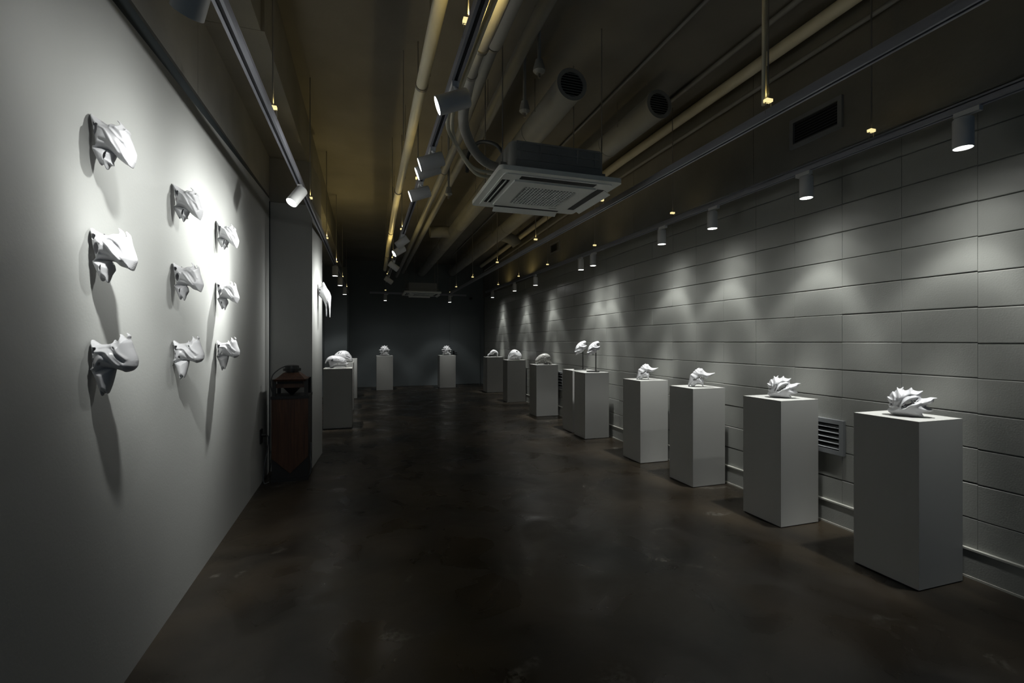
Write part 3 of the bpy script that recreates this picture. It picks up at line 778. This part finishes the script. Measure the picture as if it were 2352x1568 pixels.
def spotlight(label, mount, centre, direction, power, size='down', blend=1.0, r=.0435, ln=.155, lit=True, group='track spotlights', ad=1, rail_dir=(0,1,0), aim=None):
    """mount: point under the rail; centre: middle of the can; direction: where it shines"""
    t = thing('track_spotlight', label, 'spotlight', tuple(mount), group)
    M = Vector(mount); C = Vector(centre); D, U, W = basis(direction)
    rd = Vector(rail_dir)
    p = M + rd*(.02*ad)
    ax, ay = (.055, .016) if abs(rd.x) > .5 else (.016, .055)
    MB().box((p.x-ax, p.y-ay, M.z-.026), (p.x+ax, p.y+ay, M.z)).build('adapter', 'lamp_white', t)
    back = C - D*ln/2; front = C + D*ln/2
    m = MB()
    # can: closed back with softened edge, open front rim
    m.lathe(back, D, [(0, r*.9), (.006, r), (ln, r), (ln, r*.91), (ln-.012, r*.91)], 32, (True, False))
    m.build('housing', 'lamp_white', t, smooth=True)
    m = MB(); m.tube([front-D*.006, front-D*.0008], r*.905, 32)
    m.build('lens', 'lens_glow' if lit else 'vent_frame', t)
    # bent neck from adapter to can
    j = C - D*ln*.30
    nk = M - rd*(.026*ad) + Vector((0,0,-.026))
    side = j + (nk-j).normalized()*r*0.6
    MB().tube(smooth_path([nk + Vector((0,0,.012)), nk, (nk+side)/2 + Vector((0,0,.003)), side]), .0095, 10).build('neck', 'lamp_white', t, smooth=True)
    if lit:
        L = bpy.data.lights.new('bulb', 'SPOT'); L.energy = power; L.color = LAMP_COL
        L.spot_size = R(160); L.spot_blend = .15; L.shadow_soft_size = 0.030
        beam(L, size)
        o = bpy.data.objects.new('bulb', L); COL.objects.link(o); o.parent = t
        o.location = front + D*.012 - M
        o.rotation_euler = Vector((0,0,-1)).rotation_difference(Vector(aim).normalized() if aim else D).to_euler()
    return t
DN = (0,0,-1)
def hang_lamp(label, x, y, zb, zr, power, ad=1, size='down', rail_dir=(0,1,0), ped=None):
    aim = tuple(Vector(top_of(ped)) - Vector((x, y, zb))) if ped else None
    return spotlight(label, (x, y, zr), (x, y, zb+.0775), DN, power, size=size, ad=ad, rail_dir=rail_dir, aim=aim)
rl = [(3.0,1.606,2.369,-1,'wall-side spotlight nearest the camera at top right'), (3.0,2.516,2.375,1,'second wall-side spotlight, past the glowing clip at top right'),
      (3.0,3.457,2.376,-1,'third wall-side spotlight from the camera'), (3.0,4.211,2.385,-1,'fourth wall-side spotlight from the camera'),
      (3.008,5.79,2.404,-1,'nearer lamp of the close pair on the wall-side track'), (3.022,6.20,2.408,1,'further lamp of the close pair on the wall-side track'),
      (3.090,8.31,2.428,1,'third from last wall-side spotlight, above the grey dome'), (3.132,9.75,2.470,1,'second from last wall-side spotlight'), (3.190,11.85,2.515,-1,'last wall-side spotlight towards the far door')]
for i, (x, y, zb, ad, lab) in enumerate(rl):
    zr = ZT + (.02*y/5.5 if y < 5.5 else .02 + .14*(y-5.54)/7.06)
    hang_lamp(lab, x, y, zb, zr, P_RIGHT, ad, ped='R%d' % (i+1))
for y, pk, lab in ((7.80,'L1','nearest lamp above the left row of pedestals'), (9.10,'L2','middle lamp above the left row of pedestals'), (10.80,'L3','furthest lamp above the left row of pedestals')):
    hang_lamp(lab, -.512+.06*(y-.3)/11.9, y, 2.385, ZT, P_DOWN, ped=pk)
hang_lamp('end spotlight over the left far pedestal', .485, 13.0, 2.462, ZT+.09, P_DOWN*.6, rail_dir=(1,0,0), ped='F1')
hang_lamp('end spotlight over the right far pedestal', 2.247, 13.0, 2.462, ZT+.09, P_DOWN*.6, rail_dir=(1,0,0), ped='F2')
# left track lamps that wash the heads
spotlight('spotlight at the top left edge, aimed at the white wall', (-.506, 1.47, ZT), (-.467, 1.525, 2.363), (-.42, .58, -.69), P_LEFT*.58, size='graze', ln=.155, aim=(-.38, .74, -.98))
spotlight('tilted spotlight on the left track facing the camera', (-.490, 3.90, ZT), (-.505, 3.84, 2.455), (-.44, -.42, -.80), P_LEFT*.70, size='graze', aim=(-.44, -.36, -1.05))
# central lamps
for y, lab, dr in ((2.15, 'nearest tilted spotlight on the central track', (-.90,.10,-.34)),
               (2.905, 'upper lamp of the overlapping pair on the central track', (-.90,.12,-.31)),
               (3.06, 'lower lamp of the overlapping pair on the central track', (-.90,.10,-.36)),
               (3.56, 'tilted central spotlight just past the overlapping pair', (-.90,.06,-.33)),
               (5.35, 'nearer lamp of the small distant pair on the central track', (-.80,.26,-.60)),
               (5.88, 'further lamp of the small distant pair on the central track', (-.82,-.16,-.54))):
    spotlight(lab, (.393, y, ZT), (.385, y-.01, ZT-.085), dr, P_CENTER if y < 5 else 135, size='wash')
for y, lab in ((7.10, 'unlit tilted spotlight on the central track'), (8.75, 'last unlit tilted spotlight on the central track')):
    spotlight(lab, (.391, y, ZT), (.385, y, ZT-.085), (.75,.15,-.5), 0, lit=False)

# ------------------------------------------------------------------ air conditioners
def cassette(label, x0, x1, y0, y1, z, detail=True):
    xc, yc = (x0+x1)/2, (y0+y1)/2
    t = thing('air_conditioner', label, 'air conditioner', (xc, yc, z), 'ceiling cassette air conditioners')
    hw, hd = (x1-x0)/2, (y1-y0)/2
    P = lambda u, v, d: (xc+u, yc+v, d)
    MB().prism(rounded_rect(-hw, hw, -hd, hd, .035), P, z+.012, z+.045).build('panel', 'ac_white', t)
    MB().prism(rounded_rect(-hw+.05, hw-.05, -hd+.05, hd-.05, .03), P, z+.004, z+.012).build('panel_step', 'ac_white', t)
    bw, bd = .78*hw, .80*hd
    b = MB().prism(rounded_rect(-bw, bw, -bd, bd, .05), P, z+.045, z+.255).build('body', 'ac_body', t)
    for i in range(5):
        u = -bw+.08+i*(2*bw-.16)/4
        MB().box((xc+u-.006, yc-bd-.008, z+.13), (xc+u+.006, yc-bd+.004, z+.25)).build('rib', 'ac_body', b)
    for zz in (.135, .195, .25):
        MB().box((xc-bw+.04, yc-bd-.010, z+zz-.006), (xc+bw-.04, yc-bd+.004, z+zz+.006)).build('rib', 'ac_body', b)
    # four outlets with open flaps
    gw, gd = .56*hw, .56*hd
    for sx_, sy_ in ((0,-1),(0,1),(-1,0),(1,0)):
        if sy_:
            lo, hi = (-.62*hw, sy_*.78*hd-.028), (.62*hw, sy_*.78*hd+.028)
        else:
            lo, hi = (sx_*.80*hw-.028, -.62*hd), (sx_*.80*hw+.028, .62*hd)
        s = MB().box((xc+lo[0], yc+lo[1], z+.0015), (xc+hi[0], yc+hi[1], z+.006)).build('outlet', 'ac_dark', t)
        # flap hinged on inner edge, hanging outwards
        if sy_:
            e0, e1 = yc+sy_*(.78*hd+.030), yc+sy_*(.78*hd+.082)
            zt = z-.028 if sy_ > 0 else z-.006
            pts = [(xc-.62*hw,e0,z+.001),(xc+.62*hw,e0,z+.001),(xc+.62*hw,e1,zt),(xc-.62*hw,e1,zt)]
        else:
            e0, e1 = xc+sx_*(.80*hw+.030), xc+sx_*(.80*hw+.082)
            zt = z-.028 if sx_ > 0 else z-.006
            pts = [(e0,yc-.62*hd,z+.001),(e0,yc+.62*hd,z+.001),(e1,yc+.62*hd,zt),(e1,yc-.62*hd,zt)]
        if sy_ > 0 or sx_ > 0:
            MB().hexa(pts + [(p[0],p[1],p[2]+.005) for p in pts]).build('flap', 'ac_white', t)
        else:
            c0 = .012
            if sy_ < 0: pass
            elif sy_: MB().box((xc-.62*hw, yc+sy_*.78*hd-.004, z-.004), (xc+.62*hw, yc+sy_*.78*hd+.004, z+.004)).build('flap', 'ac_white', t)
            else: MB().box((xc+sx_*.80*hw-.004, yc-.62*hd, z-.004), (xc+sx_*.80*hw+.004, yc+.62*hd, z+.004)).build('flap', 'ac_white', t)
    # intake grille: cover plate with a lattice of openings
    cw, cd = .68*hw, .68*hd
    plate = MB()
    gx, gy = .44*hw, .46*hd
    for lo, hi in (((-cw,-cd),(cw,-gy)), ((-cw,gy),(cw,cd)), ((-cw,-gy),(-gx,gy)), ((gx,-gy),(cw,gy))):
        plate.box((xc+lo[0], yc+lo[1], z-.010), (xc+hi[0], yc+hi[1], z+.003))
    pl = plate.build('grille_cover', 'ac_white', t)
    MB().box((xc-gx, yc-gy, z-.0015), (xc+gx, yc+gy, z+.002)).build('intake', 'ac_dark', pl)
    lat = MB(); nx_, ny_ = (16, 13) if detail else (8, 6)
    for i in range(nx_+1):
        u = xc-gx+2*gx*i/nx_
        lat.box((u-.0036, yc-gy, z-.010), (u+.0036, yc+gy, z-.004))
    for i in range(ny_+1):
        v = yc-gy+2*gy*i/ny_
        lat.box((xc-gx, v-.0036, z-.0095), (xc+gx, v+.0036, z-.0045))
    lt = lat.build('lattice', 'ac_white', pl); lt['kind'] = 'stuff'
    MB().box((xc+.50*cw, yc+.80*cd, z-.0108), (xc+.72*cw, yc+.80*cd+.012, z-.010)).build('badge', 'ac_body', t)
    for su in (-1, 1):
        for sv in (-1, 1):
            X, Y = xc+su*(bw+.03), yc+sv*(bd-.10)
            MB().tube([(X,Y,z+.10),(X,Y,ZC)], .005, 6).box((X-.02,Y-.02,z+.10),(X+.02,Y+.02,z+.13)).box((min(X,xc+su*bw),Y-.012,z+.105),(max(X,xc+su*bw),Y+.012,z+.12)).build('hanger_rod', 'steel_rod', t)
    return t
cassette('white cassette air conditioner with perforated grille, nearest to the camera', .855, 1.795, 2.985, 3.865, 2.50)
cassette('dim cassette air conditioner hanging near the far wall', .85, 1.72, 11.1, 12.0, 2.50, detail=False)

# ------------------------------------------------------------------ ducts and pipes
def duct(label, x, z, y0, y1, r, branch):
    t = thing('round_duct', label, 'duct', (x, y0, z), 'round ventilation ducts')
    ys = [y0+.04]
    m = MB().tube([(x,y0,z),(x,y1,z)], r, 40).build('pipe', 'duct_paint', t, smooth=True)
    y = y0+.9
    while y < y1-.3:
        MB().ring((x,y,z), (0,1,0), r-.001, r+.004, .03, 40).build('joint_band', 'duct_paint', t, smooth=True); y += 1.9
    c = MB().ring((x,y0-.014,z), (0,1,0), r*.80, r*1.06, .03, 40).build('grille_ring', 'duct_paint', t, smooth=True)
    MB().tube([(x,y0-.003,z),(x,y0-.001,z)], r*.85, 32).build('grille_back', 'vent_dark', c)
    for i in range(9):
        zz = z - r*.70 + i*r*1.4/8
        hw = math.sqrt(max((r*.82)**2-(zz-z)**2, 1e-5))
        MB().hexa([(x-hw,y0-.012,zz-.006),(x+hw,y0-.012,zz-.006),(x+hw,y0-.003,zz+.002),(x-hw,y0-.003,zz+.002),(x-hw,y0-.012,zz-.003),(x+hw,y0-.012,zz-.003),(x+hw,y0-.003,zz+.005),(x-hw,y0-.003,zz+.005)]).build('slat', 'duct_paint', c)
    for pts, rr in branch:
        MB().tube(smooth_path(pts), rr, 28).build('branch', 'duct_paint', t, smooth=True)
    y = y0+.5
    while y < y1:
        for s in (-1, 1):
            MB().tube([(x+s*(r+.008),y,z),(x+s*(r+.008),y,ZC)], .004, 6).build('hanger_rod', 'steel_rod', t)
        y += 2.4
    return t
duct('left one of two round ducts with a louvred end', 1.60, 3.45, 3.46, 14.2, .125, [([(1.55,8.8,3.45),(1.35,8.85,3.45),(1.15,8.85,3.43)], .105)])
duct('right one of two round ducts with a louvred end', 2.53, 3.50, 3.60, 14.2, .122, [([(2.58,9.0,3.50),(2.78,9.18,3.52),(2.95,9.22,3.46),(3.02,9.22,3.38)], .11)])
def pipe(name, label, pts, r, mt, cat='pipe', straps=(), rods=(), n=14, group='ceiling pipes', smooth_n=6, bends=True):
    t = thing(name, label, cat, tuple(pts[0]), group)
    path = smooth_path(pts, smooth_n) if bends else pts
    MB().tube(path, r, n).build('run', mt, t, smooth=True)
    for p, d in straps:
        MB().ring(p, d, r-.001, r+.006, .022, 20).build('strap', 'steel_rod', t, smooth=True)
    for x, y, z in rods:
        MB().tube([(x,y,z),(x,y,ZC)], .0035, 6).build('hanger_rod', 'steel_rod', t)
    return t
pipe('conduit', 'long cream conduit left of the central track', [(.345,.5,3.0),(.338,3.0,3.0),(.332,5.5,3.0),(.36,8,3.0),(.402,11.0,3.0)], .036, 'pipe_cream', bends=False,
     straps=[((.339,3.0,3.0),(0,1,0)),((.333,5.2,3.0),(0,1,0)),((.35,7.2,3.0),(0,1,0)),((.38,9.2,3.0),(0,1,0))],
     rods=[(.30,2.0,3.0),(.378,2.9,3.0),(.29,3.9,3.0),(.375,4.8,3.0),(.29,5.6,3.0),(.38,6.9,3.0),(.33,8.4,3.0)])
pipe('insulated_pipe', 'thick wrapped pipe curving down into the nearest air conditioner', [(.63,.4,2.93),(.60,1.4,2.91),(.575,2.18,2.88),(.560,2.45,2.87),(.575,2.75,2.84),(.61,3.0,2.79),(.72,3.22,2.73),(.86,3.38,2.70),(1.0,3.42,2.68)], .034, 'pipe_wrap',
     straps=[((.569,2.32,2.875),(-.1,1,0)),((.562,2.55,2.865),(0,1,0))])
pipe('cooling_line', 'thin grey hose looping into the nearest air conditioner', [(.47,1.5,2.72),(.455,2.5,2.71),(.47,2.8,2.67),(.57,3.0,2.63),(.75,3.27,2.60),(.97,3.34,2.62)], .012, 'pipe_cream', cat='hose', n=10)
pipe('cooling_line', 'second thin hose looping beside the wrapped pipe', [(.50,1.5,2.74),(.49,2.6,2.73),(.52,2.9,2.68),(.61,3.08,2.62),(.78,3.33,2.585),(.97,3.38,2.60)], .013, 'pipe_cream', cat='hose', n=10)
pipe('cooling_line', 'dark cable arching over the left end of the air conditioner', [(.74,3.5,2.66),(.76,3.55,2.82),(.84,3.5,2.90),(.95,3.42,2.86),(1.02,3.4,2.76)], .014, 'cable_dark', cat='hose', n=10)
wp = pipe('water_pipe', 'long grey pipe right of the central track with a collar', [(.755,.4,3.2),(.755,2.8,3.2),(.80,4.2,3.2),(.805,6.0,3.2),(.81,13.5,3.2)], .038, 'duct_paint', bends=False,
     straps=[((.755,2.78,3.2),(0,1,0)),((.80,5.0,3.2),(0,1,0))], rods=[(.80,1.9,3.2),(.755,3.6,3.2),(.84,5.4,3.2),(.77,7.4,3.2)])
MB().tube([(.755,.4,3.2),(.755,2.76,3.2)], .052, 14).build('sleeve', 'pipe_wrap', wp, smooth=True)
pipe('drain_pipe', 'sloping grey drain pipe between central track and left duct', [(1.09,.4,3.5),(1.09,2.7,3.5),(1.09,3.2,3.5),(1.115,4.45,3.49)], .050, 'duct_paint', bends=False, rods=[(1.04,2.2,3.5),(1.15,3.1,3.5),(1.06,4.1,3.5)])
pipe('drain_pipe', 'lower grey pipe dropping from the drain pipe end', [(1.115,4.45,3.49),(1.08,4.7,3.40),(.98,4.9,3.30),(.95,5.3,3.25),(.95,13.0,3.25)], .040, 'duct_paint')
pipe('conduit', 'thick pale pipe along the top of the right beam', [(3.12,.3,3.66),(3.12,5.2,3.66),(3.36,13.8,3.66)], .050, 'pipe_cream', bends=False)
pipe('conduit', 'thin conduit below the pale pipe on the right beam', [(3.22,.3,3.53),(3.22,5.2,3.53),(3.46,13.8,3.53)], .018, 'duct_paint', bends=False)
pipe('conduit', 'thin ceiling conduit between the right duct and the bare track', [(2.26,.3,3.725),(2.26,12.5,3.725)], .013, 'duct_paint', bends=False, rods=[])
pipe('conduit', 'narrow ceiling conduit right of the right duct', [(2.86,.3,3.72),(2.86,13.0,3.72)], .022, 'duct_paint', bends=False)
pipe('flexible_conduit', 'ribbed cable sleeve feeding the bare track from above', [(2.068,1.99,2.64),(2.075,1.995,2.80),(2.082,2.0,3.1),(2.085,2.0,ZC)], .012, 'pipe_cream', cat='cable sleeve', n=10)
def detector(label, x, y, z, r):
    t = thing('sprinkler', label, 'sprinkler', (x,y,z), 'ceiling sprinklers')
    MB().tube([(x,y,z),(x,y,z+.02),(x,y,z+.05),(x,y,z+.10)], r, 20, rs=[r*.55,r,r*.9,r*.62]).build('head', 'duct_paint', t, smooth=True)
    MB().tube([(x,y,z-.03),(x,y,z)], .010, 8).build('nozzle', 'steel_rod', t)
    MB().tube([(x,y,z+.10),(x,y,ZC)], .014, 10).build('drop_pipe', 'duct_paint', t, smooth=True)
detector('upper sprinkler above the nearest air conditioner', 1.20, 3.15, 3.30, .045)
detector('lower sprinkler left of the louvred duct end', 1.25, 3.62, 3.24, .045)
detector('sprinkler between the central lamps and the far duct branch', .877, 5.15, 2.98, .042)

# ------------------------------------------------------------------ wall vents
def vent(label, y0, y1, z0, z1, n, proud, frame=.032, m_frame='vent_frame'):
    yc = (y0+y1)/2; x = wx(yc)-proud
    t = thing('wall_vent', label, 'vent', (x, yc, z0), 'louvred wall vents')
    fr = MB()
    for lo, hi in (((y0,z0),(y1,z0+frame)), ((y0,z1-frame),(y1,z1)), ((y0,z0+frame),(y0+frame,z1-frame)), ((y1-frame,z0+frame),(y1,z1-frame))):
        fr.box((x-.022, lo[0], lo[1]), (x+.004, hi[0], hi[1]))
    fr.build('frame', m_frame, t)
    MB().box((x-.002, y0+frame, z0+frame), (x+.003, y1-frame, z1-frame)).build('backing', 'vent_dark', t)
    for i in range(n):
        z = z0+frame + (i+.5)*(z1-z0-2*frame)/n; hgt = (z1-z0-2*frame)/n
        MB().hexa([(x-.020,y0+frame,z-.30*hgt),(x-.003,y0+frame,z+.10*hgt),(x-.003,y1-frame,z+.10*hgt),(x-.020,y1-frame,z-.30*hgt),
                   (x-.020,y0+frame,z-.22*hgt),(x-.003,y0+frame,z+.18*hgt),(x-.003,y1-frame,z+.18*hgt),(x-.020,y1-frame,z-.22*hgt)]).build('slat', m_frame, t)
    return t
vent('low dark louvred vent between the two nearest pedestals', 2.455, 2.72, .52, .775, 5, .002)
vent('low vent half hidden beside the grey dome pedestal', 7.60, 7.86, .47, .80, 5, .004)
vent('low vent at the far end behind the last pedestal', 13.75, 14.1, .52, .84, 5, .004)
vent('wide high louvred vent on the right beam', 2.455, 2.885, 2.895, 3.13, 8, .018)
vent('small distant vent high on the right beam', 7.74, 8.20, 3.0, 3.20, 8, .018)

t = thing('security_camera', 'small dark camera dome near the far right corner', 'camera', (3.15, YF-.002, 2.72))
MB().box((3.10, YF-.05, 2.74), (3.20, YF-.002, 2.77)).build('bracket', 'vent_frame', t)
MB().tube([(3.15,YF-.03,2.74),(3.15,YF-.03,2.715),(3.15,YF-.03,2.69),(3.15,YF-.03,2.675)], .05, 16, rs=[.05,.05,.04,.015]).build('dome', 'black_matte', t, smooth=True)

# ------------------------------------------------------------------ loudspeaker in the corner, wall socket
sxc, syc = -.705, 5.02
t = thing('loudspeaker', 'dark wooden tower loudspeaker with tiered top in the left corner', 'loudspeaker', (sxc, syc, 0))
x0, x1, y0, y1 = -.868, -.545, 4.90, 5.22
MB().box((x0, y0+.012, .03), (x1, y1, .80)).build('cabinet', 'black_matte', t)
MB().box((x0-.004, y0-.01, 0), (x1+.004, y1, .03)).build('base', 'black_matte', t)
o = MB().prism([(x0,.23),(sxc,.075),(x1,.23),(x1,.795),(x0,.795)], lambda a, b, d: (a, d, b), y0-.002, y0+.013).build('front_panel', 'speaker_wood', t)
MB().box((x0-.006, y0-.008, .795), (x1+.006, y1+.004, .822)).build('top_plate', 'black_matte', t)
for px_, py_ in ((x0+.02,y0+.02),(x1-.02,y0+.02),(x0+.02,y1-.03),(x1-.02,y1-.03)):
    MB().box((px_-.016, py_-.016, .822), (px_+.016, py_+.016, .985)).build('post', 'black_matte', t)
MB().tube([(sxc,syc,.822),(sxc,syc,.90)], .05, 20, rs=[.012,.085]).build('diffuser_cone', 'black_matte', t, smooth=True)
MB().box((x0+.035, y0+.035, .90), (x1-.035, y1-.03, .938)).build('driver_board', 'speaker_wood', t)
MB().box((x0+.05, y0+.05, .938), (x1-.05, y1-.045, .966)).build('vent_gap', 'black_matte', t)
def frust(z0, z1, w0, w1, nm, mt):
    d0, d1 = w0*.95, w1*.95
    MB().hexa([(sxc-w0,syc-d0,z0),(sxc+w0,syc-d0,z0),(sxc+w0,syc+d0,z0),(sxc-w0,syc+d0,z0),(sxc-w1,syc-d1,z1),(sxc+w1,syc-d1,z1),(sxc+w1,syc+d1,z1),(sxc-w1,syc+d1,z1)]).build(nm, mt, t)
frust(.966, .985, .135, .150, 'roof_plate', 'speaker_wood')
frust(.985, 1.045, .132, .068, 'roof', 'speaker_wood')
MB().tube([(sxc,syc,1.045),(sxc,syc,1.06),(sxc,syc,1.06),(sxc,syc,1.085),(sxc,syc,1.085),(sxc,syc,1.112),(sxc,syc,1.118)], .08, 24, rs=[.06,.06,.082,.082,.066,.062,.035]).build('tweeter', 'black_metal', t, smooth=True)
MB().tube(smooth_path([(sxc-.05,syc-.02,1.11),(sxc-.11,syc-.03,1.08),(sxc-.165,syc-.05,1.02),(sxc-.18,syc-.06,.93),(sxc-.165,syc-.06,.86),(sxc-.15,syc-.06,.83)]), .0055, 8).build('cable', 'cable_dark', t, smooth=True)
MB().tube(smooth_path([(x1+.012,5.0,.34),(x1+.016,4.98,.30),(x1+.010,4.97,.22),(x1+.020,4.96,.14),(x1+.012,4.95,.05),(x1-.01,4.95,.035)]), .007, 8).build('cable', 'cable_dark', t, smooth=True)
t = thing('wall_socket', 'black wall socket with plug low on the white wall', 'socket', (lx(4.87), 4.87, .41))
X = lx(4.87)
MB().box((X+.0005, 4.83, .39), (X+.012, 4.91, .52)).build('plate', 'black_matte', t)
MB().tube([(X+.012,4.87,.465),(X+.05,4.87,.465)], .018, 14).build('plug', 'black_matte', t, smooth=True)
MB().tube(smooth_path([(X+.05,4.87,.465),(X+.066,4.88,.44),(X+.060,4.885,.34),(X+.030,4.88,.16),(X+.025,4.885,.012),(X+.07,4.89,.010)]), .006, 8).build('cable', 'cable_dark', t, smooth=True)
